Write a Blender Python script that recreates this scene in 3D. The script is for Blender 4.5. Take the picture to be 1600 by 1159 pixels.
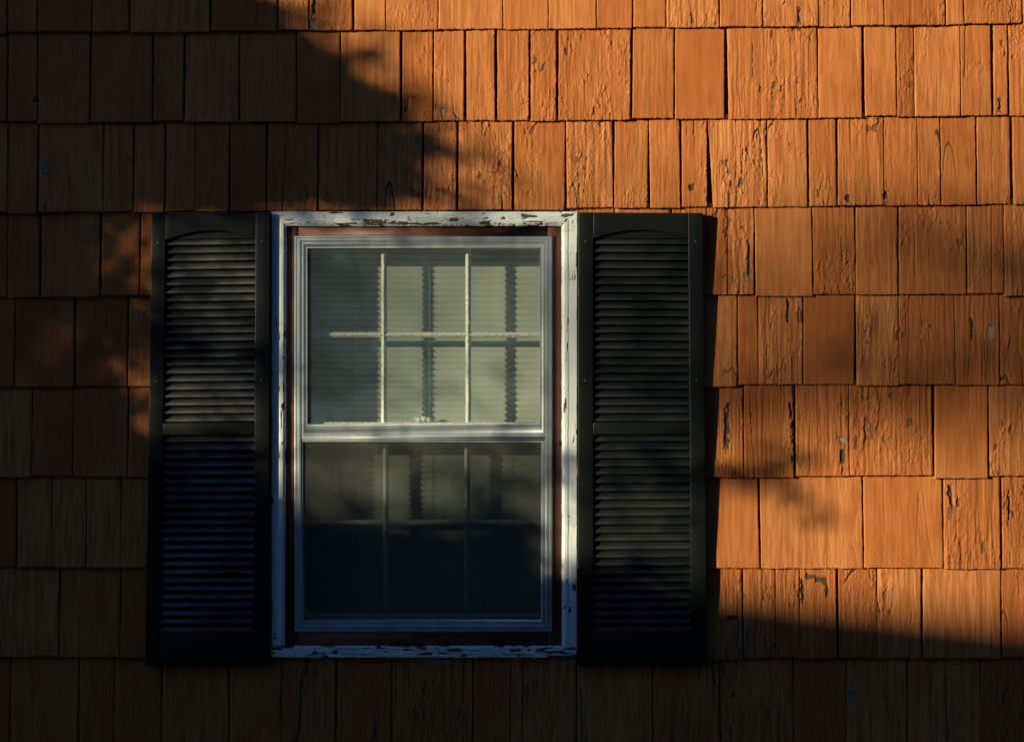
import bpy, bmesh, math, random
import numpy as np
from mathutils import Vector

for o in list(bpy.data.objects):
    bpy.data.objects.remove(o)
C = bpy.context.scene
S = 0.0018                       # metres per photo pixel on the wall plane
ZC = 1.55
def X(px): return (px - 800) * S
def Z(py): return ZC + (579.5 - py) * S

# ---------------------------------------------------------------- camera, sky, sun
D = 5.0
cam_d = bpy.data.cameras.new('camera'); cam = bpy.data.objects.new('camera', cam_d)
C.collection.objects.link(cam); C.camera = cam
cam.location = (0, -D - 0.012, ZC); cam.rotation_euler = (math.radians(90), 0, 0)
cam_d.sensor_width = 36; cam_d.lens = 36 * D / (1600 * S)
cam_d.clip_start = 0.05; cam_d.clip_end = 3000

TX, TZ = 1.5, 0.33               # light travel per metre of depth: to the right, and down
d = Vector((TX, 1.0, -TZ)); dn = d.normalized()
elev = math.atan2(TZ, math.hypot(TX, 1)); az = math.atan2(-TX, -1)   # sun stands at (-TX,-1)
w = bpy.data.worlds.new('World'); C.world = w; w.use_nodes = True
nt = w.node_tree
bg = nt.nodes['Background']; sky = nt.nodes.new('ShaderNodeTexSky')
sky.sky_type = 'NISHITA'; sky.sun_disc = False
sky.sun_elevation = elev; sky.sun_rotation = az
sky.air_density = 1.3; sky.dust_density = 0.3; sky.ozone_density = 4.0
tint = nt.nodes.new('ShaderNodeMix'); tint.data_type = 'RGBA'; tint.blend_type = 'MULTIPLY'; tint.inputs[0].default_value = 1
tint.inputs[7].default_value = (.68, .91, 1.34, 1)      # clear deep-blue evening air
nt.links.new(sky.outputs[0], tint.inputs[6]); nt.links.new(tint.outputs[2], bg.inputs[0]); bg.inputs[1].default_value = 0.09
sl = bpy.data.lights.new('sun', 'SUN'); sl.energy = 5.0; sl.angle = math.radians(0.5)
sl.color = (1.0, 0.85, 0.57)
so = bpy.data.objects.new('sun', sl); C.collection.objects.link(so)
so.rotation_euler = dn.to_track_quat('-Z', 'Y').to_euler(); so.location = (-8, -5, 6)
C.view_settings.view_transform = 'Standard'; C.view_settings.look = 'None'
C.view_settings.exposure = 0.6; C.view_settings.gamma = 1.0
C.render.engine = 'CYCLES'; C.cycles.transparent_max_bounces = 24

# ---------------------------------------------------------------- helpers
rng = np.random.default_rng(7); R = random.Random(11)
def tag(o, label=None, cat=None, group=None, kind=None):
    if label: o['label'] = label
    if cat: o['category'] = cat
    if group: o['group'] = group
    if kind: o['kind'] = kind
    return o
def link(o, parent=None):
    C.collection.objects.link(o)
    if parent is not None: o.parent = parent
    return o
def empty(name, loc=(0, 0, 0), parent=None):
    return link(bpy.data.objects.new(name, None), parent) if loc == (0, 0, 0) else _el(name, loc, parent)
def _el(name, loc, parent):
    o = bpy.data.objects.new(name, None); o.location = loc; return link(o, parent)

def hash2(ix, iy, seed):
    h = (ix.astype(np.int64) * 374761393 + iy.astype(np.int64) * 668265263 + seed * 1442695041) & 0xffffffff
    h = ((h ^ (h >> 13)) * 1274126177) & 0xffffffff
    h = (h ^ (h >> 16)) & 0xffffffff
    return h / 4294967295.0
def vn(x, y, seed=0):
    x = np.asarray(x, float); y = np.asarray(y, float)
    ix = np.floor(x); iy = np.floor(y); fx = x - ix; fy = y - iy
    fx = fx * fx * (3 - 2 * fx); fy = fy * fy * (3 - 2 * fy)
    a = hash2(ix, iy, seed); b = hash2(ix + 1, iy, seed); c = hash2(ix, iy + 1, seed); e = hash2(ix + 1, iy + 1, seed)
    return (a * (1 - fx) + b * fx) * (1 - fy) + (c * (1 - fx) + e * fx) * fy
def fbm(x, y, seed=0, oct=4):
    s = 0; a = 0.5; t = 0
    for k in range(oct):
        s = s + a * vn(x * 2 ** k, y * 2 ** k, seed + k * 17); t += a; a *= 0.55
    return s / t
def voro(x, y, seed):
    ix = np.floor(x); iy = np.floor(y); d1 = np.full(np.shape(x), 9.); d2 = d1.copy(); cid = np.zeros(np.shape(x)); dx = cid.copy()
    for i in (-1, 0, 1):
        for j in (-1, 0, 1):
            cx = ix + i; cy = iy + j
            px = cx + .1 + .8 * hash2(cx, cy, seed); py = cy + .1 + .8 * hash2(cx, cy, seed + 1)
            dd = np.hypot(x - px, y - py); c_ = dd < d1
            d2 = np.where(c_, d1, np.minimum(d2, dd)); cid = np.where(c_, hash2(cx, cy, seed + 2), cid); dx = np.where(c_, x - px, dx); d1 = np.where(c_, dd, d1)
    return d2 - d1, cid, dx
def sstep(a, b, x):
    t = np.clip((x - a) / (b - a), 0, 1); return t * t * (3 - 2 * t)

class MB:
    """collects slabs and grids into one mesh with float point attributes"""
    def __init__(s): s.v = []; s.f4 = []; s.n = 0; s.at = {'bare': [], 'rnd': [], 'rough': []}
    def add(s, verts, quads, bare=0.0, rnd=0.5, rough=0.5):
        verts = np.asarray(verts, float).reshape(-1, 3); m = len(verts)
        s.v.append(verts); s.f4.append(np.asarray(quads, int).reshape(-1, 4) + s.n); s.n += m
        for k, val in (('bare', bare), ('rnd', rnd), ('rough', rough)):
            s.at[k].append(np.broadcast_to(np.asarray(val, float).ravel(), (m,)) if np.ndim(val) else np.full(m, float(val)))
    def box(s, x0, x1, y0, y1, z0, z1, **k):
        v = [(x, y, z) for x in (x0, x1) for y in (y0, y1) for z in (z0, z1)]
        s.add(v, [(0, 1, 3, 2), (4, 6, 7, 5), (0, 4, 5, 1), (2, 3, 7, 6), (0, 2, 6, 4), (1, 5, 7, 3)], **k)
    def relief(s, bl, br, tr, tl, yfun, yback, hfun, res, wob=(0, 0), seed=0, rnd=.5, rough=.5, edge=.0008, botfun=None):
        """slab whose front is a height field; corners in (x,z); yfun(u,v)=front y; hfun(x,z)->(height, bare)"""
        bl, br, tr, tl = map(np.array, (bl, br, tr, tl))
        W = max(np.linalg.norm(br - bl), np.linalg.norm(tr - tl)); H = max(np.linalg.norm(tl - bl), np.linalg.norm(tr - br))
        nu = max(3, int(round(W / res)) + 1); nv = max(3, int(round(H / res)) + 1)
        u, v = np.meshgrid(np.linspace(0, 1, nu), np.linspace(0, 1, nv))
        P = (bl[None, None] * ((1 - u) * (1 - v))[..., None] + br * (u * (1 - v))[..., None] + tr * (u * v)[..., None] + tl * ((1 - u) * v)[..., None])
        x = P[..., 0]; z = P[..., 1]
        wl = (fbm(z[:, :1] * 30, z[:, :1] * 0 + seed, seed) - .5 + .35 * (vn(z[:, :1] * 160, z[:, :1] * 0, seed + 3) - .5)) * 2 * wob[0]
        wr = (fbm(z[:, :1] * 30, z[:, :1] * 0 + seed, seed + 90) - .5 + .35 * (vn(z[:, :1] * 160, z[:, :1] * 0, seed + 5) - .5)) * 2 * wob[0]
        x = x + wl * (1 - u) + wr * u
        wb = (fbm(x[:1] * 45, x[:1] * 0 + seed, seed + 7) - .5 + .8 * (vn(x[:1] * 260, x[:1] * 0, seed + 9) - .5)) * 2 * wob[1]
        if botfun is not None: wb = wb + botfun(x[:1])
        z = z + wb * (1 - v)
        h, bare = hfun(x, z)
        y = yfun(u, v) - h
        e = np.zeros_like(u); e[:, 0] = 1; e[:, -1] = 1; e[0] = 1; e[-1] = 1
        y = y + e * edge
        base = np.arange(nu * nv).reshape(nv, nu)
        q = np.stack([base[:-1, :-1], base[:-1, 1:], base[1:, 1:], base[1:, :-1]], -1).reshape(-1, 4)
        front = np.stack([x, y, z], -1).reshape(-1, 3)
        ring = np.concatenate([base[0, :], base[1:, -1], base[-1, -2::-1], base[-2:0:-1, 0]])
        bk = front[ring].copy(); bk[:, 1] = yback
        j = np.arange(len(ring)); k = (j + 1) % len(ring); n0 = nu * nv
        q2 = np.stack([ring[j], n0 + j, n0 + k, ring[k]], -1)
        B = np.concatenate([np.broadcast_to(bare, u.shape).ravel(), np.broadcast_to(bare, u.shape).ravel()[ring]])
        s.add(np.concatenate([front, bk]), np.concatenate([q, q2]), bare=B, rnd=rnd, rough=rough)
    def build(s, name, mat, parent=None, smooth=False, bevel=0, attrs=True, origin=None):
        me = bpy.data.meshes.new(name)
        V = np.concatenate(s.v); F = np.concatenate(s.f4)
        me.vertices.add(len(V)); me.vertices.foreach_set('co', V.ravel())
        me.loops.add(F.size); me.loops.foreach_set('vertex_index', F.ravel())
        me.polygons.add(len(F)); me.polygons.foreach_set('loop_start', np.arange(0, F.size, 4))
        me.polygons.foreach_set('loop_total', np.full(len(F), 4))
        me.update(calc_edges=True)
        if bevel:
            bm = bmesh.new(); bm.from_mesh(me)
            bmesh.ops.recalc_face_normals(bm, faces=bm.faces)
            bmesh.ops.bevel(bm, geom=[e for e in bm.edges if len(e.link_faces) == 2 and e.calc_face_angle(0) > .5], offset=bevel, segments=2, affect='EDGES', profile=.6)
            bm.to_mesh(me); bm.free()
        elif attrs:
            for k, a in s.at.items():
                at = me.attributes.new(k, 'FLOAT', 'POINT'); at.data.foreach_set('value', np.concatenate(a))
        if smooth:
            me.polygons.foreach_set('use_smooth', np.ones(len(me.polygons), bool))
        me.materials.append(mat); me.validate()
        o = bpy.data.objects.new(name, me); link(o, parent)
        return o

# ---------------------------------------------------------------- materials
def new_mat(name):
    m = bpy.data.materials.new(name); m.use_nodes = True
    n = m.node_tree.nodes; l = m.node_tree.links
    return m, n, l, n['Principled BSDF']
def N(n, t, **k):
    x = n.new(t)
    for a, b in k.items():
        if isinstance(a, str) and hasattr(x, a): setattr(x, a, b)
    return x
def attr(n, name):
    a = n.new('ShaderNodeAttribute'); a.attribute_name = name; return a.outputs['Fac']
def noise(n, l, scale, stretch=(1, 1, 1), detail=4, rough=.55, dist=0, src=None):
    tc = n.new('ShaderNodeTexCoord'); mp = n.new('ShaderNodeMapping'); mp.inputs['Scale'].default_value = stretch
    l.new(tc.outputs['Object'], mp.inputs[0])
    t = n.new('ShaderNodeTexNoise'); t.inputs['Scale'].default_value = scale; t.inputs['Detail'].default_value = detail
    t.inputs['Roughness'].default_value = rough; t.inputs['Distortion'].default_value = dist
    l.new(mp.outputs[0], t.inputs['Vector']); return t.outputs['Fac']
def ramp(n, l, fac, stops):
    r = n.new('ShaderNodeValToRGB'); e = r.color_ramp.elements
    while len(e) < len(stops): e.new(.5)
    for i, (p, c) in enumerate(stops):
        e[i].position = p; e[i].color = (*c, 1) if len(c) == 3 else c
    l.new(fac, r.inputs[0]); return r.outputs[0]
def mix(n, l, f, a, b, mode='MIX'):
    m = n.new('ShaderNodeMix'); m.data_type = 'RGBA'; m.blend_type = mode
    for s_, v in ((0, f), (6, a), (7, b)):
        if isinstance(v, (int, float)): m.inputs[s_].default_value = v
        elif isinstance(v, tuple): m.inputs[s_].default_value = (*v, 1)
        else: l.new(v, m.inputs[s_])
    return m.outputs[2]
def mth(n, l, op, a, b=None):
    m = n.new('ShaderNodeMath'); m.operation = op
    for i, v in enumerate((a, b)):
        if v is None: continue
        if isinstance(v, (int, float)): m.inputs[i].default_value = v
        else: l.new(v, m.inputs[i])
    return m.outputs[0]
def bump(n, l, h, dist, strength=1.0, norm=None):
    b = n.new('ShaderNodeBump'); b.inputs['Distance'].default_value = dist
    if isinstance(strength, (int, float)): b.inputs['Strength'].default_value = strength
    else: l.new(strength, b.inputs['Strength'])
    l.new(h, b.inputs['Height'])
    if norm: l.new(norm, b.inputs['Normal'])
    return b.outputs[0]

# orange-brown paint over cedar
m, n, l, p = new_mat('orange_stain'); M_shingle = m
fine = noise(n, l, 1, (420, 420, 22), 4, .65); streak = noise(n, l, 1, (90, 90, 5), 4); blot = noise(n, l, 7, (1, 1, .6), 5)
col = ramp(n, l, attr(n, 'rnd'), [(0, (.34, .104, .030)), (.25, (.51, .182, .058)), (.5, (.42, .130, .036)), (.75, (.52, .192, .064)), (1, (.59, .235, .082))])
col = mix(n, l, ramp(n, l, streak, [(.38, (0, 0, 0)), (.64, (.8, .8, .8))]), col, (.34, .105, .024))
col = mix(n, l, ramp(n, l, blot, [(.5, (0, 0, 0)), (.68, (.45, .45, .45))]), col, (.54, .23, .06))
bare = attr(n, 'bare')
wood = ramp(n, l, fine, [(.3, (.035, .024, .016)), (.7, (.12, .085, .06))])
b1 = ramp(n, l, bare, [(.12, (0, 0, 0)), (.5, (1, 1, 1))]); b2 = ramp(n, l, bare, [(.75, (0, 0, 0)), (.9, (1, 1, 1))])
col = mix(n, l, b1, col, wood); col = mix(n, l, b2, col, (.30, .25, .18))
l.new(col, p.inputs['Base Color']); p.inputs['Roughness'].default_value = .62
p.inputs['Specular IOR Level'].default_value = .15
fib = noise(n, l, 1, (300, 300, 8), 4, .7)
fm = mth(n, l, 'MULTIPLY', ramp(n, l, fib, [(.34, (1, 1, 1)), (.50, (0, 0, 0))]), mth(n, l, 'ADD', mth(n, l, 'MULTIPLY', attr(n, 'rough'), .6), .1))
col = mix(n, l, fm, col, (.19, .055, .014)); l.new(col, p.inputs['Base Color'])
hs = mth(n, l, 'ADD', fine, mth(n, l, 'MULTIPLY', streak, 1.5))
l.new(bump(n, l, hs, .0011, mth(n, l, 'ADD', mth(n, l, 'MULTIPLY', attr(n, 'rough'), .6), .12)), p.inputs['Normal'])

# peeling white paint
m, n, l, p = new_mat('peeling_white_paint'); M_white = m
fine = noise(n, l, 320, (1, 1, 1), 3); blot = noise(n, l, 14, (1, 1, 1), 5)
col = ramp(n, l, blot, [(.3, (.68, .76, .75)), (.7, (.78, .84, .82))])
wood = ramp(n, l, fine, [(.3, (.03, .026, .022)), (.7, (.13, .10, .075))])
col = mix(n, l, ramp(n, l, attr(n, 'bare'), [(.3, (0, 0, 0)), (.55, (1, 1, 1))]), col, wood)
l.new(col, p.inputs['Base Color']); p.inputs['Roughness'].default_value = .6
l.new(bump(n, l, fine, .0005, .6), p.inputs['Normal'])

def simple(name, c, rough, metal=0, nscale=60, amt=.25, stretch=(1, 1, 1), bd=.0004, spec=.5, c2=None):
    m, n, l, p = new_mat(name)
    f = noise(n, l, nscale, stretch, 5)
    col = mix(n, l, ramp(n, l, f, [(.35, (0, 0, 0)), (.68, (1, 1, 1))]), tuple(x * (1 - amt) for x in c), c2 or tuple(min(1, x * (1 + amt)) for x in c))
    l.new(col, p.inputs['Base Color']); p.inputs['Metallic'].default_value = metal
    rr = mth(n, l, 'ADD', mth(n, l, 'MULTIPLY', f, .3), rough - .15); l.new(rr, p.inputs['Roughness'])
    p.inputs['Specular IOR Level'].default_value = spec
    l.new(bump(n, l, noise(n, l, nscale * 4, stretch, 3), bd, .5), p.inputs['Normal'])
    return m
M_brown = simple('brown_trim_paint', (.17, .062, .038), .55, nscale=25)
M_alu = simple('weathered_aluminium', (.38, .45, .47), .42, .45, nscale=22, amt=.16, stretch=(1, 1, .4), bd=.0002)
M_sash = simple('cream_glazing_paint', (.80, .81, .72), .6, nscale=120, bd=.0009)
M_jamb = simple('jamb_paint', (.30, .31, .28), .6)
M_blind = simple('blind_slat_vinyl', (.70, .73, .67), .45, nscale=8, amt=.05, bd=0.0001)
M_cord = simple('blind_cord_cotton', (.5, .5, .42), .8)
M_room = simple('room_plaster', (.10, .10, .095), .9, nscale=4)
M_back = simple('sheathing_felt', (.02, .014, .01), .9)
M_screw = simple('dull_screw_steel', (.10, .10, .09), .5, .6, nscale=200)
M_found = simple('foundation_concrete', (.28, .27, .25), .9, nscale=9, bd=.003)
M_soffit = simple('soffit_paint', (.33, .31, .27), .7, nscale=9)
M_roof = simple('asphalt_roof', (.05, .047, .045), .95, nscale=40, bd=.003)
M_bark = simple('bark', (.09, .065, .045), .9, nscale=14, stretch=(1, 1, .25), bd=.02)
M_leaf = simple('leaves', (.045, .085, .025), .6, nscale=3, amt=.4)
M_garage = simple('garage_board_paint', (.22, .20, .17), .7, nscale=6, stretch=(.3, .3, 6), bd=.004)
M_straw = simple('dry_splinter', (.30, .22, .13), .8, nscale=200)

# dark shutter vinyl with chalky scuffs and slat-nose highlights painted into the colour
def shut_mat(name, lo, hi, chalk_glint):
    m, n, l, p = new_mat(name)
    f = noise(n, l, 1, (14, 14, 260), 5, .6); g = noise(n, l, 7, (1, 1, 1.4), 4); ff = noise(n, l, 1, (60, 60, 900), 3)
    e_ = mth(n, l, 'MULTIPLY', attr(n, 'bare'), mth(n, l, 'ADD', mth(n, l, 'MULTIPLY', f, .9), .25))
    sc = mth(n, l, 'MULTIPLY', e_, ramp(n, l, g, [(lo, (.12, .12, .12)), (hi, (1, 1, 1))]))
    col = mix(n, l, sc, (.0085, .0112, .0100), chalk_glint)
    l.new(col, p.inputs['Base Color']); l.new(mth(n, l, 'ADD', mth(n, l, 'MULTIPLY', g, .2), .30), p.inputs['Roughness'])
    p.inputs['Specular IOR Level'].default_value = .28
    l.new(bump(n, l, ff, .00015, .4), p.inputs['Normal'])
    return m
M_shut_scuff_glint = shut_mat('scuff_glint_shutter_vinyl', .40, .60, (.16, .17, .16)); M_shut_clean = shut_mat('shutter_vinyl', .40, .60, (.052, .057, .050))

def pane_mat(name, tint, dirt_haze, dirt_haze_col, gl=1.0, streaks=.5):
    m, n, l, p = new_mat(name); n.remove(p); out = n['Material Output']
    tr = n.new('ShaderNodeBsdfTransparent'); tr.inputs[0].default_value = (*tint, 1)
    df = n.new('ShaderNodeBsdfDiffuse'); df.inputs[0].default_value = (*dirt_haze_col, 1)
    gs = n.new('ShaderNodeBsdfGlossy'); gs.inputs['Roughness'].default_value = .04
    lw = n.new('ShaderNodeLayerWeight')      # Schlick reflectance, the same from both sides of the pane
    sch = mth(n, l, 'ADD', mth(n, l, 'MULTIPLY', mth(n, l, 'POWER', lw.outputs['Facing'], 5.0), .9), .04)
    nz = noise(n, l, 1, (55, 55, 9), 5, .6); nz2 = noise(n, l, 5, (1, 1, 1), 3)
    dm = mth(n, l, 'MULTIPLY', ramp(n, l, nz, [(.3, (1 - streaks,) * 3), (.75, (1, 1, 1))]), mth(n, l, 'MULTIPLY', mth(n, l, 'ADD', nz2, .4), dirt_haze))
    m1 = n.new('ShaderNodeMixShader'); l.new(dm, m1.inputs[0]); l.new(tr.outputs[0], m1.inputs[1]); l.new(df.outputs[0], m1.inputs[2])
    m2 = n.new('ShaderNodeMixShader'); l.new(mth(n, l, 'MULTIPLY', sch, gl), m2.inputs[0]); l.new(m1.outputs[0], m2.inputs[1]); l.new(gs.outputs[0], m2.inputs[2])
    l.new(m2.outputs[0], out.inputs[0]); return m
M_storm = pane_mat('dusty_sky_haze_storm_glass', (.90, .93, .89), .19, (.33, .49, .54), 1.8, .45)  # dust on the glass, its blue tint painting in the sky's reflected haze
M_glass = pane_mat('sash_glass', (.92, .94, .92), .02, (.5, .5, .4))
M_screen = pane_mat('insect_screen', (.60, .62, .61), .42, (.13, .135, .115), .2, .35)

# ---------------------------------------------------------------- the setting
bm = bmesh.new()
for a in ((-150, -150), (150, -150), (150, 150), (-150, 150)): bm.verts.new((a[0], a[1], 0))
bm.faces.new(bm.verts); me = bpy.data.meshes.new('ground'); bm.to_mesh(me); bm.free()
gm, n, l, p = new_mat('lawn')
l.new(ramp(n, l, noise(n, l, 3, detail=8), [(.3, (.03, .045, .015)), (.7, (.07, .08, .03))]), p.inputs['Base Color']); p.inputs['Roughness'].default_value = 1
l.new(bump(n, l, noise(n, l, 60, detail=5), .05, 1), p.inputs['Normal'])
me.materials.append(gm); g = link(bpy.data.objects.new('ground', me)); tag(g, kind='structure')

# ---------------------------------------------------------------- the house
house = empty('shingled_house')
tag(house, 'weathered orange-brown shingled house wall holding one white-trimmed window between two dark louvred shutters', 'house')

LINES = [(-520, -524, -528), (-378, -382, -388), (-236, -240, -246), (-94, -97, -104),
         (51, 46, 38), (191, 189, 180), (333, 327, 319), (463, 461, 459), (604, 602, 601), (745, 744, 743), (886, 887, 888), (1026, 1027, 1028),
         (1168, 1169, 1170), (1309, 1310, 1311)]
def line(k, px): return float(np.interp(px, (-1300, 0, 800, 1600, 2900), (LINES[k][0], LINES[k][0], LINES[k][1], LINES[k][2], LINES[k][2])))
# joint x, optional gap width px (default random), 'f' faint
J = {4: [12, 60, (144, 2), (203, 3), (329, 3), (434, 2.5), (483, 2), (552, 4), (603, 1.2), (685, 1), (786, 1.2), (857, 1.2), (932, 1), (989, 2), (1041, 1.5), (1124, 2.4), (1192, 2.4), (1279, 1), (1329, 2.4), (1381, 1.2), (1477, 2.4), (1506, 1.6), (1597, 2)],
     5: [(12, 3), (59, 1), (141, 1.6), (239, 3), (288, 3.4), (374, 2.4), (463, 1.2), (532, 1.6), (627, 4), (677, 2), (727, 4), (775, 4.4), (828, 3), (871, 4), (987, 4), (1054, 2.4), (1135, 6), (1278, 1.6), (1349, 5), (1401, 2), (1429, 1.2), (1501, 1), (1551, 5), (1576, 3)],
     6: [(12, 1), (60, 3), (162, 1), (209, 2), (258, 2.4), (305, 1), (359, 2.4), (417, 2.4), (497, 1.6), (590, 1.2), (661, 3.4), (715, 3.6), (802, 4.2), (884, 2.8), (959, 3.4), (1014, 2.8), (1064, 3.4), (1107, 4), (1199, 2), (1263, 3.6), (1308, 3.6), (1381, 1), (1434, 1.2), (1470, 2), (1526, 2.6), (1581, 5)],
     7: [(12, 1), (63, 3.4), (157, 3.4), (219, 2.4), 260, 400, 960, 1050, (1137, 1.6), (1179, 2.6), (1270, 2.2), (1337, 2), (1404, 2.8), (1511, 2.2), (1550, .8), (1569, 1.2)],
     8: [(23, 1.6), (117, 2.4), (200, 1.6), 300, 380, 990, 1060, (1153, 1.8), (1185, 1.4), (1255, 2), (1337, 3.4), (1405, .8), (1492, 1), (1562, 2)],
     9: [(50, 1.6), (114, 1), (200, 2), 330, 940, 1050, (1162, 2), (1242, 4), (1327, 1), (1459, 4.2), (1545, 3)],
     10: [26, (81, 1), (135, 2), (189, 1), 280, 370, 980, 1070, (1187, 3.6), (1349, 2.6), (1474, 2.4), (1565, 3.6)],
     11: [(93, 2.6), (188, 2), 260, 350, 960, 1060, (1161, 2.2), (1212, 1.4), (1250, 1), (1309, 4.2), (1371, 1), (1441, 4), (1565, 2.6)],
     12: [(16, 1.6), (123, 2), (178, 1), (253, 1.8), (358, 1.8), (440, 1.4), (525, 1.8), (612, 1), (739, 1.8), (798, 1), (901, 1.8), (1020, 2), (1125, 2), (1240, 1.6), (1323, 1), (1418, 2), (1533, 1)]}
SMOOTH = {(7, 1179), (8, 1255), (8, 1100), (5, 1278), (5, 1349), (10, 1070), (10, 1187), (10, 1349), (4, 786), (4, 857), (4, 932), (4, 989), (4, 685), (4, 552), (5, 532), (5, 463), (5, 1054), (9, 1459)}
HEAVY = {(7, 1137), (7, 1050), (8, 1185), (8, 1492), (9, 1162), (9, 1242), (9, 1060), (9, 1050), (10, 1474), (10, 1565), (11, 1060), (11, 1212), (11, 1250), (11, 1161), (6, 1308), (6, 1107), (5, 1135), (6, 884), (9, 1327)}
# splits and missing chips: course, x, y, width, height (photo px), kind
CHIPS = [(1248, 27, 6, 26, .6), (491, 40, 12, 18, 1), (492, 12, 6, 22, .6), (1317, 688, 12, 12, 1), (1317, 712, 7, 26, .6), (1390, 686, 5, 6, 1), (1136, 672, 8, 60, .6), (1139, 640, 5, 22, .6),
         (1232, 485, 5, 34, .6), (1519, 512, 5, 30, .6), (1550, 520, 8, 26, 1), (1487, 780, 6, 24, .6), (1484, 766, 7, 16, .6), (1577, 790, 4, 40, .6), (1562, 165, 7, 22, .6), (1081, 293, 8, 12, .6),
         (1147, 965, 14, 6, .6), (1156, 1000, 6, 40, 1), (1255, 925, 6, 30, .6), (692, 176, 5, 14, 1), (247, 124, 7, 12, 1), (1262, 345, 0, 0, 0), (1166, 432, 6, 14, 1), (1383, 305, 7, 12, .6), (1324, 310, 6, 10, .6),
         (71, 262, 6, 16, 1), (73, 325, 6, 8, 1), (57, 157, 6, 10, .6), (318, 178, 5, 5, 1), (367, 178, 6, 7, 1), (1334, 1087, 10, 12, 1), (470, 410, 0, 0, 0), (1293, 925, 5, 20, .6), (1412, 990, 5, 6, 1), (1170, 405, 4, 60, .6), (1236, 640, 4, 24, .6)]
def shingle_h(smooth, seed, gr):
    def f(x, z):
        r = smooth
        wx = x + .004 * (vn(x * 60, z * 25, 5) - .5)
        grain = (vn(wx * 330, z * 9, 21) - .5) * .55 + (vn(wx * 130, z * 5, 22) - .5) * .7
        band = sstep(.40, .56, fbm(x * 9, z * 6, 31 + seed % 5))
        jag = (vn(x * 380, z * 190, 13) - .5)
        ks = .62 + .9 * ((seed * 73) % 101) / 101.
        e_, cid, dx = voro(wx * 105 * ks + jag * .5, z * 40 * ks * (.6 + .9 * ((seed * 37) % 53) / 53.) + jag * .4, 41)      # lifted paint scales
        n2 = fbm(wx * 150 * (.7 + .5 * ((seed * 31) % 17) / 17.), z * 22, 47, 3) + jag * .03; t2 = (n2 * 6) % 1.0
        rag = sstep(.40, .56, fbm(x * 24, z * 13, 33)) * band * min(1, r * 1.15)
        lift = (cid * .9 + (dx * (cid * 37 % 1 - .25)) * 3.0)
        h = (grain * gr * (.5 + .9 * r) + lift * 1.5 * rag + t2 * 1.05 * (.3 + .7 * band) * min(1, r)) * .001
        gone = ((cid * 91) % 1 < .045 * r) * (rag > .6)
        hair = (1 - sstep(.02, .10, e_)) * rag * (vn(x * 90, z * 40, 12) > .32)
        hair = np.maximum(hair, (1 - sstep(.0, .06, t2)) * .8 * min(1, r) * (vn(x * 90, z * 30, 15) > .5))
        h = h - gone * .0010; hair = np.maximum(hair, gone * .9)
        h = h + (fbm(x * 4, z * 3, 61 + seed % 7) - .5) * .003
        # long splits along the grain
        cr = np.abs(vn(x * 26 + seed, z * 1.6, 71) - .5 + .02 * (vn(x * 100, z * 60, 3) - .5))
        gate = sstep(.60, .68, vn(x * 14, z * 7, 81 + seed % 11))
        crack = (1 - sstep(.004, .014, cr)) * gate * (.25 + .75 * min(1, r))
        h = h - crack * .0030
        bare = np.maximum(crack * .6, hair * .42); h = h - hair * .0009
        for (cx, cy, cw, ch, kind) in CHIPS:
            if not cw: continue
            ax = X(cx); azz = Z(cy)
            if abs(ax - x.mean()) > .5 or abs(azz - z.mean()) > .4: continue
            jx = (fbm(x * 260, z * 60, cx) - .5) * 2.2; jz = (fbm(x * 420, z * 90, cx + 1) - .5) * 1.5
            dd = np.maximum(np.abs((x - ax) / (cw * S * .5) + jx * 1.2), np.abs((z - azz) / (ch * S * .5) + jz))
            mk = 1 - sstep(.85, 1.1, dd)
            h = h * (1 - mk) - mk * (.0035 if kind < .9 else .001)
            bare = np.maximum(bare * (1 - (mk > .5)), mk * (kind if kind > .9 else .6))
        return h, bare
    return f
sh = MB()
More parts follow.
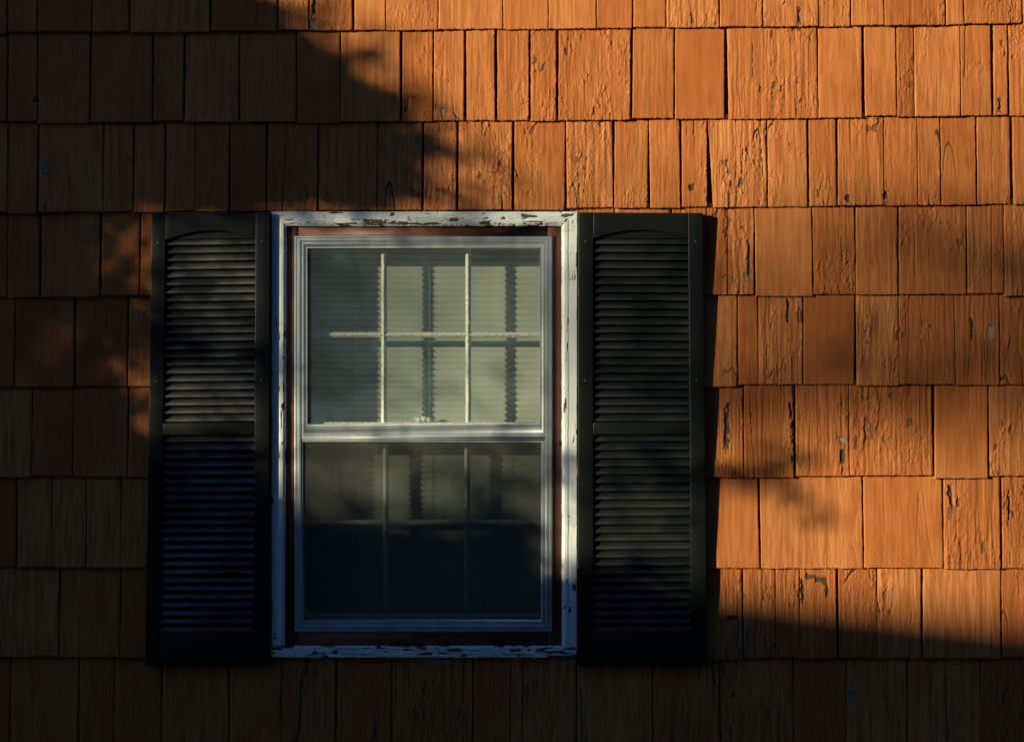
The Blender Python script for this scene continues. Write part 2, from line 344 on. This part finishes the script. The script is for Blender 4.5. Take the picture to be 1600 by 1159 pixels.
for k in range(1, len(LINES)):
    spans = [(-1300, 2900)] if not 7 <= k <= 11 else [(-1300, 429), (899, 2900)]
    js = J.get(k, [])
    jl = [(j, None) if not isinstance(j, tuple) else j for j in js]
    lo = min([j[0] for j in jl], default=99999); hi = max([j[0] for j in jl], default=-99999)
    q = -1300
    if not jl:
        while q < 2900:
            q += R.randint(45, 150); jl.append((q, None))
    else:
        q = lo
        while q > -1300:
            q -= R.randint(45, 150); jl.append((q, None))
        q = hi
        while q < 2900:
            q += R.randint(45, 150); jl.append((q, None))
    jl = sorted((a, b if b else R.uniform(1, 3.4)) for a, b in jl)
    for s0, s1 in spans:
        edges = [(s0, 1)] + [j for j in jl if s0 + 8 < j[0] < s1 - 8] + [(s1, 1)]
        for (a, ga), (b, gb) in zip(edges[:-1], edges[1:]):
            if b < s0 or a > s1: continue
            mid = (a + b) / 2; sd = (k * 1000 + int(a)) & 0xffff
            yb = line(k, mid); yt = line(k - 1, mid)
            slope = (line(k, b) - line(k, a)) / (b - a)
            bj = R.uniform(-1.4, 1.4) + (R.uniform(1.5, 3) if R.random() < .14 else 0)
            infr = -60 < mid < 1660 and -20 < yb < 1300
            hidden = 7 <= k <= 11 and (a > 245 and b < 430 or a > 899 and b < 1095)
            res = .0020 if infr and not hidden else .012
            if infr and mid < 400: res = .0032
            a1 = a + ga / 2; b1 = b - gb / 2
            lt = R.uniform(-1, 1) * min(2, (ga + gb) / 3)
            xa0 = a1 + lt * .5; xa1 = a1 - lt * .5
            xb0 = b1 + lt * .5; xb1 = b1 - lt * .5
            if k == 6 and abs(a - 1107) < 1: xa0 += 5; xa1 -= 2
            if (k, int(a)) in SMOOTH: rr = R.uniform(.02, .2); gr = .4
            elif (k, int(a)) in HEAVY: rr = 1.7; gr = 1.4
            elif mid < 420: rr = R.uniform(.05, .55); gr = .6
            else: rr = R.uniform(.45, 1.2); gr = R.uniform(.7, 1.3)
            tk = R.uniform(.0145, .0180); tt = R.uniform(.0035, .005); cup = R.uniform(-.0012, .0012); tw = R.uniform(-.0012, .0012)
            top = yt - 7
            Ht = (yb - top)
            def yf(u, v, tk=tk, tt=tt, cup=cup, tw=tw): return -(tk * (1 - v) + tt * v) + cup * 4 * (u - .5) ** 2 + tw * (u - .5) * 2
            sh.relief((X(xa0), Z(yb + bj + slope * (a - mid))), (X(xb0), Z(yb + bj + slope * (b - mid))), (X(xb1), Z(top + slope * (b - mid))), (X(xa1), Z(top + slope * (a - mid))),
                      yf, .0015, shingle_h(rr, sd, gr), res, wob=(.0011 if res < .01 else 0, .0013), seed=sd, rnd=R.random(), rough=min(1, rr + .25 * (rr > .12)), edge=.0011)
sid = sh.build('wall', M_shingle, house)
tag(sid, 'wood shingle siding in overlapping courses, paint cracked and lifting')
mb = MB()       # sheathing behind the shingles, with the window opening left out
xo0, xo1, zo0, zo1 = X(452), X(874), Z(1006), Z(354)
x0, x1, z0, z1 = X(-1300), X(2900), Z(1312), Z(-520)
mb.box(x0, xo0, .0012, .10, z0, z1); mb.box(xo1, x1, .0012, .10, z0, z1)
mb.box(xo0, xo1, .0012, .10, z0, zo0); mb.box(xo0, xo1, .0012, .10, zo1, z1)
mb.build('sheathing', M_back, house, attrs=False)
mb = MB(); mb.box(x0, x1, .005, .25, -.2, z0 + .0); mb.build('foundation', M_found, house, bevel=.004)
mb = MB(); zt = z1; mb.box(x0 - .3, x1 + .3, -.42, .1, zt - .06, zt - .04); mb.box(x0 - .3, x1 + .3, -.444, -.422, zt - .09, zt + .1)
mb.build('soffit', M_soffit, house, bevel=.002)
mb = MB(); mb.add([(x0 - .35, -.5, zt + .09), (x1 + .35, -.5, zt + .09), (x1 + .35, 4, zt + 2.1), (x0 - .35, 4, zt + 2.1), (x0 - .35, -.5, zt + .11), (x1 + .35, -.5, zt + .11), (x1 + .35, 4, zt + 2.12), (x0 - .35, 4, zt + 2.12)],
                  [(0, 3, 2, 1), (4, 5, 6, 7), (0, 1, 5, 4), (1, 2, 6, 5), (2, 3, 7, 6), (3, 0, 4, 7)]); mb.build('roof', M_roof, house)
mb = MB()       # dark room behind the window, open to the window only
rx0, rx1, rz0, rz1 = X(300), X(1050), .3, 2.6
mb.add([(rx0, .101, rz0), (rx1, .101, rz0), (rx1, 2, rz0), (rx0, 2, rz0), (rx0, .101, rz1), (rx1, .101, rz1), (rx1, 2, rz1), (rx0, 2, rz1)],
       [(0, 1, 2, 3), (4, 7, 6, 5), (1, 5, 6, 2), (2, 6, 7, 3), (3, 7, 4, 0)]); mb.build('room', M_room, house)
mb = MB()       # the rest of the house body, so that no sky leaks in behind
mb.box(x0, x1, 4.0, 4.1, -.1, zt + 2.0); mb.box(x0, x0 + .1, .102, 3.99, -.1, zt + .05); mb.box(x1 - .1, x1, .102, 3.99, -.1, zt + .05)
mb.build('side_walls', M_garage, house, attrs=False)

# ---------------------------------------------------------------- window
win = empty('window', parent=house); tag(win, 'double hung window with peeling white casing and aluminium storm frame')
def paint_h(amt, seed, horiz=False, flk=1.0):
    def f(x, z):
        a, b = (z, x) if horiz else (x, z)
        g_ = (vn(a * 420, b * 14, seed) - .5) * .35
        jag = vn(x * 700, z * 700, seed + 2) - .5
        e_, cid, dx = voro(a * 130 + jag * .35, b * 34 + jag * .3, seed + 3); t = cid * .7 + dx * (cid * 37 % 1 - .3) * 2
        zone = sstep(.62 - .2 * amt, .72 - .2 * amt, fbm(x * 18, z * 18, seed + 7))
        ck = (1 - sstep(.02, .09, e_)) * zone * (vn(x * 150, z * 150, seed + 8) > .25)
        ls = np.abs(vn(a * 110, b * 7, seed + 21) - .5); ck = np.maximum(ck, (1 - sstep(.01, .05, ls)) * (vn(a * 50, b * 14, seed + 22) > 1.0 - .42 * amt))
        fl = ((cid * 91) % 1 < .055 * amt) * (zone > .5) * 1.0
        fl = np.maximum(fl, sstep(.70 - .08 * amt, .73 - .08 * amt, fbm(a * 190, b * 16, seed + 9, 4)) * sstep(.60 - .1 * min(1, amt), .7 - .1 * min(1, amt), fbm(x * 22, z * 22, seed + 19)))
        t = t * zone
        h = (g_ + t * .9 * amt - ck * .9 - fl * 1.6) * .001
        return h, np.clip(np.maximum(ck * .55, fl), 0, 1)
    return f
def prof(u):   # brickmould: flat outer band, small step, rounded inner bead
    return -.018 - .0015 * sstep(.55, .62, u) + .005 * sstep(.8, 1.0, u)
O = dict(l=425, r=902, t=331, b=1008); I = dict(l=447, r=877, t=353)
c = MB()
c.relief((X(425), Z(1008)), (X(445), Z(1008)), (X(447.5), Z(353)), (X(425), Z(331)), lambda u, v: prof(u), .001, paint_h(.35, 100), .0015, wob=(.0006, 0), seed=3, edge=.0006)
lc = c.build('casing', M_white, win, smooth=False); tag(lc, 'casing board on the side of the shaded shutter')
c = MB()
c.relief((X(878), Z(1008)), (X(901), Z(1008)), (X(902), Z(331)), (X(877.5), Z(353)), lambda u, v: prof(1 - u), .001, paint_h(.45, 200), .0015, wob=(.0009, 0), seed=4, edge=.0006)
c.build('casing', M_white, win)
c = MB()
c.relief((X(447.8), Z(353.3)), (X(877.2), Z(353.3)), (X(901.5), Z(331)), (X(425.5), Z(331)), lambda u, v: prof(1 - v), .001, paint_h(1.35, 300, True), .0015, wob=(0, .0008), seed=5, edge=.0006)
hc = c.build('casing', M_white, win); tag(hc, 'cracked and flaking head casing')
c = MB()
c.relief((X(424), Z(1026)), (X(901), Z(1026)), (X(901), Z(1009)), (X(424), Z(1009)), lambda u, v: -.022 + 0 * u, .001, paint_h(1.8, 400, True), .0015, wob=(.001, .0014), seed=6, edge=.0008)
sl_ = c.build('sill', M_white, win); tag(sl_, 'sill nosing with the paint flaked down to bare wood')
c = MB()       # brown board round the storm frame
for q in ((447, 466, 353, 1008), (856, 878, 353, 1008)): c.box(X(q[0]) - .004, X(q[1]), -.004, .02, Z(q[3]) - .003, Z(q[2]) + .003)
c.box(X(466), X(856), -.004, .02, Z(378), Z(353) + .003); c.box(X(466), X(856), -.004, .02, Z(1008) - .003, Z(980))
c.build('frame', M_brown, win, attrs=False)

def prof_frame(mb, rect, wid, pts):
    """mitred frame: rect (l,r,t,b) px, member widths (l,r,t,b) px, pts = (fraction across, y)"""
    l_, r_, t_, b_ = rect; loops = []
    for f_, y in pts:
        a = (l_ + wid[0] * f_, r_ - wid[1] * f_, t_ + wid[2] * f_, b_ - wid[3] * f_)
        loops.append([(X(a[0]), y, Z(a[3])), (X(a[1]), y, Z(a[3])), (X(a[1]), y, Z(a[2])), (X(a[0]), y, Z(a[2]))])
    V = [v for L in loops for v in L]; Q = []
    for i in range(len(loops) - 1):
        for j in range(4): Q.append((i * 4 + j, i * 4 + (j + 1) % 4, i * 4 + 4 + (j + 1) % 4, i * 4 + 4 + j))
    mb.add(V, Q)
c = MB()
prof_frame(c, (460, 863, 369, 987), (12, 12, 10, 12), [(0, -.003), (0, -.0125), (.06, -.0135), (.30, -.0135), (.36, -.0125), (.42, -.0135), (.80, -.0135), (.86, -.0125), (.86, -.008), (1.0, -.008), (1.0, .018)])
st = c.build('storm_frame', M_alu, win, attrs=False); tag(st, 'outer aluminium storm window frame')
c = MB()
prof_frame(c, (471, 853, 378, 687.5), (9, 9, 10, 25), [(0, -.004), (0, -.0105), (.06, -.0112), (.45, -.0112), (.52, -.0098), (.88, -.0098), (.93, -.0105), (1.0, -.0105), (1.0, .002)])
c.box(X(472), X(852), -.0125, -.0098, Z(684.5), Z(682.5))
c.build('upper_storm_sash', M_alu, win, attrs=False)
c = MB()
prof_frame(c, (468, 852, 688, 986), (6, 6.5, 3, 18), [(0, -.003), (0, -.0095), (.08, -.0102), (.8, -.0102), (.86, -.0095), (1.0, -.0085), (1.0, .006)])
c.build('screen_frame', M_alu, win, attrs=False)
def quad(name, l_, r_, t_, b_, y, mat, parent, th=.0):
    mb = MB(); mb.add([(X(l_), y, Z(b_)), (X(r_), y, Z(b_)), (X(r_), y, Z(t_)), (X(l_), y, Z(t_))], [(0, 1, 2, 3)])
    return mb.build(name, mat, parent, attrs=False)
quad('pane', 478, 846, 386, 665, -.004, M_storm, win)
quad('insect_screen', 473, 847, 690, 970, -.0055, M_screen, win)
quad('pane', 473, 847, 690, 970, -.0005, M_storm, win)
# wood sashes
def sash(rect, wid, y0, y1, mx, mz, name, ws):
    c = MB(); prof_frame(c, rect, wid, [(0, y1), (0, y0), (.9, y0), (1, y0 + .006), (1, y1)]); l_, r_, t_, b_ = rect
    c.build(name, M_sash, win, attrs=False)
    q0, q1 = l_ + wid[0], r_ - wid[1]; zt_, zb_ = t_ + wid[2], b_ - wid[3]
    def hf(sd, hz):
        def f(x, z):
            a, b = (z, x) if hz else (x, z)
            return ((fbm(x * 200, z * 200, sd, 3) - .5) * .8 - sstep(.58, .66, fbm(a * 300, b * 90, sd + 3, 3)) * 1.1) * .001, 0 * x
        return f
    for i, m_ in enumerate(mx):
        c = MB(); c.relief((X(m_ - ws), Z(zb_)), (X(m_ + ws), Z(zb_)), (X(m_ + ws), Z(zt_)), (X(m_ - ws), Z(zt_)), lambda u, v: y0 + .003 + .008 * np.abs(u - .5) * 2, y1 - .004, hf(int(m_), False), .0015, wob=(.0005, 0), seed=int(m_), edge=.001)
        c.build('muntin', M_sash, win)
    c = MB(); c.relief((X(q0), Z(mz + ws)), (X(q1), Z(mz + ws)), (X(q1), Z(mz - ws)), (X(q0), Z(mz - ws)), lambda u, v: y0 + .0045 + .008 * np.abs(v - .5) * 2 , y1 - .003, hf(77, True), .0015, wob=(0, .0005), seed=9, edge=.001)
    c.build('muntin', M_sash, win)
    quad('pane', q0 - 2, q1 + 2, zt_ - 2, zb_ + 2, y0 + .012, M_glass, win)
sash((462, 862, 368, 690), (15, 14, 18, 29), .0225, .045, (598, 731), 522.5, 'upper_sash', 4.4)
sash((462, 862, 664, 992), (11, 12, 26, 28), .047, .072, (600, 729), 820, 'lower_sash', 4.6)
# putty crumbs and sash lock
c = MB()
c.relief((X(500), Z(665)), (X(845), Z(665)), (X(845), Z(660)), (X(500), Z(660)), lambda u, v: .019 + .002 * np.abs(v - .5), .03, lambda x, z: ((fbm(x * 150, z * 150, 5) - .3) * .004, 0 * x), .002, wob=(0, .0025), seed=8)
c.build('glazing_putty', M_sash, win)
bm = bmesh.new()
for (px, py, r_, sx) in ((652, 657, .0075, 1.3), (660, 655.5, .008, 1.3), (668, 657, .007, 1.2), (646, 655, .004, 1.2)):
    mt = bmesh.ops.create_uvsphere(bm, u_segments=16, v_segments=10, radius=r_)
    for v in mt['verts']:
        v.co = Vector((X(px) + v.co.x * sx, .080 + v.co.y * .7, Z(py) + v.co.z))
me = bpy.data.meshes.new('sash_lock'); bm.to_mesh(me); bm.free(); me.materials.append(M_sash); link(bpy.data.objects.new('sash_lock', me), win)
# jamb tunnel
c = MB(); ja, jb, jt, jz = 462, 862, 368, 992
c.box(X(ja) - .01, X(ja), .0205, .11, Z(jz) - .01, Z(jt) + .01); c.box(X(jb), X(jb) + .01, .0205, .11, Z(jz) - .01, Z(jt) + .01)
c.box(X(ja), X(jb), .0205, .11, Z(jt), Z(jt) + .01); c.box(X(ja), X(jb), .0205, .11, Z(jz) - .01, Z(jz))
c.build('jamb', M_jamb, win, attrs=False)
# splinters hanging under the sill
c = MB()
def stalk(pts, r_):
    P = [Vector(q) for q in pts]; V = []; Q = []
    for i, q in enumerate(P):
        rr_ = r_ * (1 - .6 * i / (len(P) - 1))
        for a in range(4): V.append((q.x + .2 * rr_ * math.sin(a * math.pi / 2), q.y + rr_ * math.cos(a * math.pi / 2), q.z + rr_ * math.sin(a * math.pi / 2)))
    for i in range(len(P) - 1):
        for a in range(4): Q.append((i * 4 + a, i * 4 + (a + 1) % 4, i * 4 + 4 + (a + 1) % 4, i * 4 + 4 + a))
    c = MB(); c.add(V, Q); c.build('splinter', M_straw, win, attrs=False)
stalk([(X(655), -.020, Z(1027)), (X(675), -.026, Z(1032)), (X(700), -.028, Z(1034)), (X(722), -.026, Z(1036))], .0016)
stalk([(X(662), -.022, Z(1026)), (X(690), -.027, Z(1031)), (X(715), -.026, Z(1029)), (X(740), -.022, Z(1027))], .0012)
stalk([(X(659), -.022, Z(1027)), (X(660), -.026, Z(1034)), (X(659), -.027, Z(1041))], .0007)
stalk([(X(520), -.022, Z(1026)), (X(505), -.027, Z(1029)), (X(492), -.026, Z(1030))], .0010)


# ---------------------------------------------------------------- shutters
def shutter(tl, tr_, br_, bl_, label, M_shut):
    """corner px positions of the shutter; local build in u (0..195) v (0..702) px then mapped bilinearly"""
    g = empty('shutter', parent=house); tag(g, label)
    Wd, Hd = 195.0, 702.0
    def mp(V):
        V = np.asarray(V, float).reshape(-1, 3); u = V[:, 0] / Wd; v = V[:, 2] / Hd
        px = (tl[0] * (1 - u) + tr_[0] * u) * (1 - v) + (bl_[0] * (1 - u) + br_[0] * u) * v
        py = (tl[1] * (1 - u) + tr_[1] * u) * (1 - v) + (bl_[1] * (1 - u) + br_[1] * u) * v
        return np.stack([(px - 800) * S, V[:, 1], ZC + (579.5 - py) * S], -1)
    YF, YB = -.036, -.006
    a0, a1 = 23., 172.                      # panel opening
    t0, m0, m1, b0 = 40., 325., 344., 652.  # top of louvres, mid rail, bottom rail (px from the top)
    fr = MB()
    def ex(poly):   # prism from a px polygon given as two matching chains (top chain, bottom chain)
        top, bot = poly; nn = len(top); V = []
        for ch in (top, bot):
            for y in (YF, YB): V += [(x_, y, z_) for x_, z_ in ch]
        V = mp(V); Q = []
        for i in range(nn - 1):
            Q += [(2 * nn + i, 2 * nn + i + 1, i + 1, i), (nn + i, nn + i + 1, 3 * nn + i + 1, 3 * nn + i), (i, i + 1, nn + i + 1, nn + i), (2 * nn + i + 1, 2 * nn + i, 3 * nn + i, 3 * nn + i + 1)]
        Q += [(0, nn, 3 * nn, 2 * nn), (nn - 1, 3 * nn - 1, 4 * nn - 1, 2 * nn - 1)]
        fr.add(V, Q)
    xs = np.linspace(a0, a1, 15)
    arch = [40 - 13 * max(0, math.cos((x_ - 97.5) / 74.5 * math.pi / 2)) ** 1.0 for x_ in xs]
    ex(([(0, 0), (a0, 0)], [(0, Hd), (a0, Hd)])); ex(([(a1, 0), (Wd, 0)], [(a1, Hd), (Wd, Hd)]))
    ex(([(x_, 0) for x_ in xs], [(x_, z_) for x_, z_ in zip(xs, arch)]))
    ex(([(a0, m0), (a1, m0)], [(a0, m1), (a1, m1)])); ex(([(a0, b0), (a1, b0)], [(a0, Hd), (a1, Hd)]))
    f_ = fr.build('frame', M_shut_clean, g, attrs=False, bevel=.0014)
    for (s0, s1, nl) in ((28., m0, 23), (m1, b0, 24)):
        lv = MB()
        lv.add(mp([(a0 - .5, YB - .003, s0), (a1 + .5, YB - .003, s0), (a1 + .5, YB - .003, s1), (a0 - .5, YB - .003, s1)]), [(0, 3, 2, 1)])
        st_ = (s1 - (s0 + 10 if s0 < 40 else s0)) / nl; z_ = s0 + 10 if s0 < 40 else s0
        if s0 < 40: lv.add(mp([(a0, YF + .012, s0 - 3), (a1, YF + .012, s0 - 3), (a1, YF + .008, z_ + 1), (a0, YF + .008, z_ + 1)]), [(0, 3, 2, 1)])
        for i in range(nl):
            zt_ = z_ + i * st_; jj = R.uniform(-.25, .25); yy = YF + R.uniform(.0035, .0048)
            # louvre section: top back edge, belly, rounded lower front edge, return underneath
            sec = [(zt_ - .5, YF + .0175), (zt_ + st_ * .35, YF + .0115), (zt_ + st_ * .68 + jj, yy + .0012), (zt_ + st_ * .80 + jj, yy), (zt_ + st_ * .86 + jj, yy + .0012), (zt_ + st_ * .88, YF + .020)]
            V = []; wr = []; nx = 12
            for ii in range(nx + 1):
                x_ = a0 + (a1 - a0) * ii / nx; wv = R.uniform(-.12, .12)
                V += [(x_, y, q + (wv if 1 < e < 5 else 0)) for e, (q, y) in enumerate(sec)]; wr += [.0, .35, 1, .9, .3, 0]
            Q = [(ii * 6 + e, (ii + 1) * 6 + e, (ii + 1) * 6 + e + 1, ii * 6 + e + 1) for ii in range(nx) for e in range(5)]
            lv.add(mp(V), Q, bare=np.array(wr))  # nose weight carries scuffs and the painted slat highlight
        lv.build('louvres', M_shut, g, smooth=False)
    for (sx, sy) in ((11, 45), (183, 45), (11, 260), (183, 260), (11, 652), (183, 652)):
        bm = bmesh.new(); p_ = mp([(sx, YF, sy)])[0]
        bmesh.ops.create_cone(bm, cap_ends=True, segments=16, radius1=.0042, radius2=.0028, depth=.003)
        bmesh.ops.rotate(bm, verts=bm.verts, cent=(0, 0, 0), matrix=__import__('mathutils').Matrix.Rotation(math.radians(90), 3, 'X'))
        me = bpy.data.meshes.new('screw'); bm.to_mesh(me); bm.free(); me.materials.append(M_screw)
        o = link(bpy.data.objects.new('screw', me), g); o.location = (p_[0], YF - .001, p_[2])
    return g
shutter((240, 336), (423, 333), (420.5, 1037), (229.5, 1037), 'scuffed black louvred shutter on the mostly shaded side, chalky streaks and painted highlights on its slats', M_shut_scuff_glint)
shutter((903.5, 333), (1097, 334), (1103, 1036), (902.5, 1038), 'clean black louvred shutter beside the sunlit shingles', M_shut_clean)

# ---------------------------------------------------------------- blind inside the window
bl = empty('venetian_blind', (0, .118, Z(1000))); tag(bl, 'closed cream venetian blind hanging behind the window panes', 'blind')
def off(mb): 
    for i in range(len(mb.v)): mb.v[i] = mb.v[i] - np.array([0, .118, Z(1000)])
    return mb
c = MB(); pitch = 9.75
npz = int((985 - 384) / pitch)
for i in range(npz):
    zc = 384 + i * pitch + R.uniform(-.15, .15); V = []; ex_ = R.uniform(-.6, .6)
    for xx in (468 + ex_, 856 + ex_):
        for e in range(6):
            t = e / 5; bow = .0018 * (1 - (2 * t - 1) ** 2)
            V.append((X(xx), .1145 + .0085 * t - bow * .9, Z(zc + 12.3 * t) + bow * .3))
    c.add(V, [(e, 6 + e, 7 + e, 1 + e) for e in range(5)])
off(c).build('slats', M_blind, bl, attrs=False, smooth=True)
c = MB(); c.box(X(467), X(857), .098, .13, Z(384), Z(366)); off(c).build('head_rail', M_blind, bl, bevel=.001)
c = MB(); c.box(X(468), X(856), .108, .126, Z(990), Z(983)); off(c).build('bottom_rail', M_blind, bl, bevel=.001)
for px in (548, 668, 795):
    c = MB(); c.box(X(px) - .0006, X(px) + .0006, .1085, .1095, Z(984), Z(384)); off(c).build('cord', M_cord, bl, attrs=False)

# ---------------------------------------------------------------- what stands off to the left, between the sun and the wall
h2 = Vector((TX, 1, 0)).normalized()          # sun's horizontal travel
pp = Vector((h2.y, -h2.x, 0))                 # to the right as the sun sees it
slope_z = TZ / math.hypot(TX, 1)
def gpt(u, L, z):                              # u sideways, L metres back towards the sun from the wall's middle
    q = pp * u - h2 * L; return (q.x, q.y, z)
gar = empty('neighbour_garage', gpt(2, 18, 0)); tag(gar, 'low boarded neighbour garage with shallow gable roof, off to the left towards the sun', 'garage')
gc = np.array(gpt(2, 18, 0))
def gl(mb):
    for i in range(len(mb.v)): mb.v[i] = mb.v[i] - gc
    return mb
def roofz(u): return 4.30 + .08 * (u - .3) if u < 3 else 4.516 - .08 * (u - 3)
c = MB(); us = [-3.5, 3, 9.5]
V = []
for L in (18.2, 22.6):
    for u in us: V += [gpt(u, L, 0), gpt(u, L, roofz(u) - .12)]
c.add(V, [(0, 2, 3, 1), (2, 4, 5, 3), (6, 7, 9, 8), (8, 9, 11, 10), (0, 1, 7, 6), (4, 10, 11, 5)]); gl(c).build('wall', M_garage, gar, attrs=False)
c = MB(); V = []
for L in (17.9, 22.9):
    for u in (-3.9, 3, 9.9): V += [gpt(u, L, roofz(u) - .11), gpt(u, L, roofz(u))]
c.add(V, [(1, 3, 9, 7), (3, 5, 11, 9), (0, 6, 8, 2), (2, 8, 10, 4), (0, 2, 3, 1), (2, 4, 5, 3), (6, 7, 9, 8), (8, 9, 11, 10), (0, 1, 7, 6), (4, 10, 11, 5)]); gl(c).build('roof', M_roof, gar, attrs=False)

NEAR = """
00000000136899999999999999999999
00000000002479999999999999999999
00000000000137999999999999999999
00000000000015899999999999999999
01100000000004689999999999999999
00001000001113578999999999999999
00001000001123467899999999999999
00156999999999999999999999999999
00155999999999999999999999999999
17110579999999999999999999999999
18410246899999999999999999999999
38654556357788878999999999999999
00000999678899998999999999999999
00000876688899997999999999999999
00000000067884345644446326899999
00000000034552235888884834899999
00000000000000001799999999999999
00000000000000000555579999999999
00000000000000000322259999999999
00000000000000000011137999999999
00000000000000000000025999999999
00000000000000000000002599999999
00000000000000000000000299999999
""".split()
def leaf_pts(fn, x0, x1, y0, y1, cell, s0, s1, leaf, ks):
    """leaves where fn(px,py) wants shade; returns positions"""
    P = []
    A = (cell * S) ** 2 / math.sqrt(1 + TX * TX + TZ * TZ)
    la = leaf * leaf * .6 * .5
    for px in np.arange(x0, x1, cell):
        for py in np.arange(y0, y1, cell):
            T = fn(px + cell / 2, py + cell / 2)
            tau = -math.log(max(T, .0025)) * ks * (1.9 if T < .05 else 1)
            lam = tau * A / la; kk = rng.poisson(lam)
            for _ in range(kk):
                a = px + rng.random() * cell; b = py + rng.random() * cell; s_ = rng.uniform(s0, s1)
                P.append((X(a) - dn.x * s_, -dn.y * s_, Z(b) - dn.z * s_))
    return np.array(P)
def near(px, py):
    if px < -800 or py < -600: return 1
    if py < 0: return 0.02 if px < 430 - (0 - py) * .35 and (px + 250) ** 2 / 650 ** 2 + (py + 0) ** 2 / 520 ** 2 < 1 else 1
    if px < 0: return .02 if (px + 0) / 700 > -1 + .12 * math.sin(py * .02) else 1
    if py >= 1160: return 1.
    fy = min(21.99, max(0, py / 50.4 - .5)); fx = min(30.99, max(0, px / 50 - .5)); i, j = int(fy), int(fx); fy -= i; fx -= j
    v = lambda a, b: (int(NEAR[a][b]) / 9.0) ** 1.7
    return (v(i, j) * (1 - fx) + v(i, j + 1) * fx) * (1 - fy) + (v(i + 1, j) * (1 - fx) + v(i + 1, j + 1) * fx) * fy
def leaves(mb, P, leaf):
    m_ = len(P); nrm = rng.normal(size=(m_, 3)); nrm /= np.linalg.norm(nrm, axis=1)[:, None]
    t = np.cross(nrm, rng.normal(size=(m_, 3))); t /= np.linalg.norm(t, axis=1)[:, None]; b = np.cross(nrm, t)
    sz = leaf * rng.uniform(.7, 1.3, (m_, 1))
    V = np.stack([P - t * sz * .5, P + b * sz * .32 + nrm * sz * .05, P + t * sz * .6, P - b * sz * .32 + nrm * sz * .05], 1).reshape(-1, 3)
    mb.add(V, np.arange(m_ * 4).reshape(-1, 4))
def limb(mb, pts, r0, r1, seg=8):
    P = [Vector(q) for q in pts]; V = []; Q = []
    for i, q in enumerate(P):
        t = (P[min(i + 1, len(P) - 1)] - P[max(i - 1, 0)]).normalized()
        a = t.orthogonal().normalized(); b = t.cross(a); rr_ = r0 + (r1 - r0) * i / (len(P) - 1)
        for k in range(seg): V.append(q + (a * math.cos(k * 2 * math.pi / seg) + b * math.sin(k * 2 * math.pi / seg)) * rr_)
    for i in range(len(P) - 1):
        for k in range(seg): Q.append((i * seg + k, i * seg + (k + 1) % seg, (i + 1) * seg + (k + 1) % seg, (i + 1) * seg + k))
    mb.add([tuple(v) for v in V], Q)
def tree(name, label, P, leaf, base, sd, nb):
    g = empty(name, tuple(base)); tag(g, label, 'tree'); bs = np.array(base)
    c = MB(); leaves(c, P - bs, leaf); c.build('crown', M_leaf, g, attrs=False)
    c = MB(); cen = P.mean(0) - bs; rr_ = random.Random(sd)
    top = Vector((cen[0], cen[1], max(cen[2], 1.2)))
    trunk = [Vector((0, 0, -.1)), Vector((.03, 0, top.z * .3)), Vector((-.02, .05, top.z * .6))]
    limb(c, trunk, .16, .10)
    c.build('trunk', M_bark, g, attrs=False)
    c = MB()
    for i in range(nb):
        e = Vector(P[rr_.randrange(len(P))] - bs); s_ = trunk[-1] + (trunk[1] - trunk[-1]) * rr_.uniform(0, .5)
        mid = (s_ + e) * .5 + Vector((rr_.uniform(-.1, .1), rr_.uniform(-.1, .1), rr_.uniform(.0, .15)))
        limb(c, [s_, mid, e], .028, .006, 5)
    c.build('branches', M_bark, g, attrs=False)
P = leaf_pts(near, -800, 1600, -600, 1160, 25, 5.5, 8.0, .052, 1.8)
bx = X(-330) - dn.x * 6.7; by = -dn.y * 6.7
tree('leafy_tree', 'dense small leafy tree close by, left of the window, shading the dark shutter', P, .052, (bx, by, 0), 3, 26)
def far(px, py):
    v = 1.0
    if py < 760: v = min(v, 1 - .66 * float(sstep(250, 380, py) * (1 - sstep(600, 740, py))))
    if px > 1300: v *= 1 - .15 * float(sstep(1300, 1600, px))
    if 550 < px < 1000: v *= 1 - .3 * float(sstep(200, 330, py) * (1 - sstep(330, 460, py)))
    if px < 1000: v = 1 - (1 - v) * .6
    if py > 250 and px < 260: v *= 1 - .91 * float(1 - sstep(238, 262, px))
    return v if py > -300 else 1
P2 = leaf_pts(far, -300, 2100, 150, 800, 60, 25, 30, .09, 2.0)
b2 = X(1200) - dn.x * 28; b3 = -dn.y * 28
tree('open_tree', 'tall sparse tree far behind the garage on the left', P2, .09, (b2, b3, 0), 5, 14)

# unseen trees added round the yard behind the camera, open only towards the low sun; they shut out the bright horizon
P = []; sun_az = math.atan2(-h2.y, -h2.x)
for i in range(30000):
    a = rng.uniform(math.pi * .98, math.pi * 2.02); df = (a - (sun_az % (2 * math.pi)) + math.pi) % (2 * math.pi) - math.pi
    dist = rng.uniform(13, 18); top = 12.5 + 3 * math.sin(a * 9) + 1.5 * math.sin(a * 23 + 1)
    if abs(df) < .30: continue
    P.append((math.cos(a) * dist, math.sin(a) * dist, rng.uniform(.2, top)))
c = MB(); leaves(c, np.array(P), .62)
wd = c.build('added_woods', M_leaf, attrs=False); tag(wd, kind='stuff')
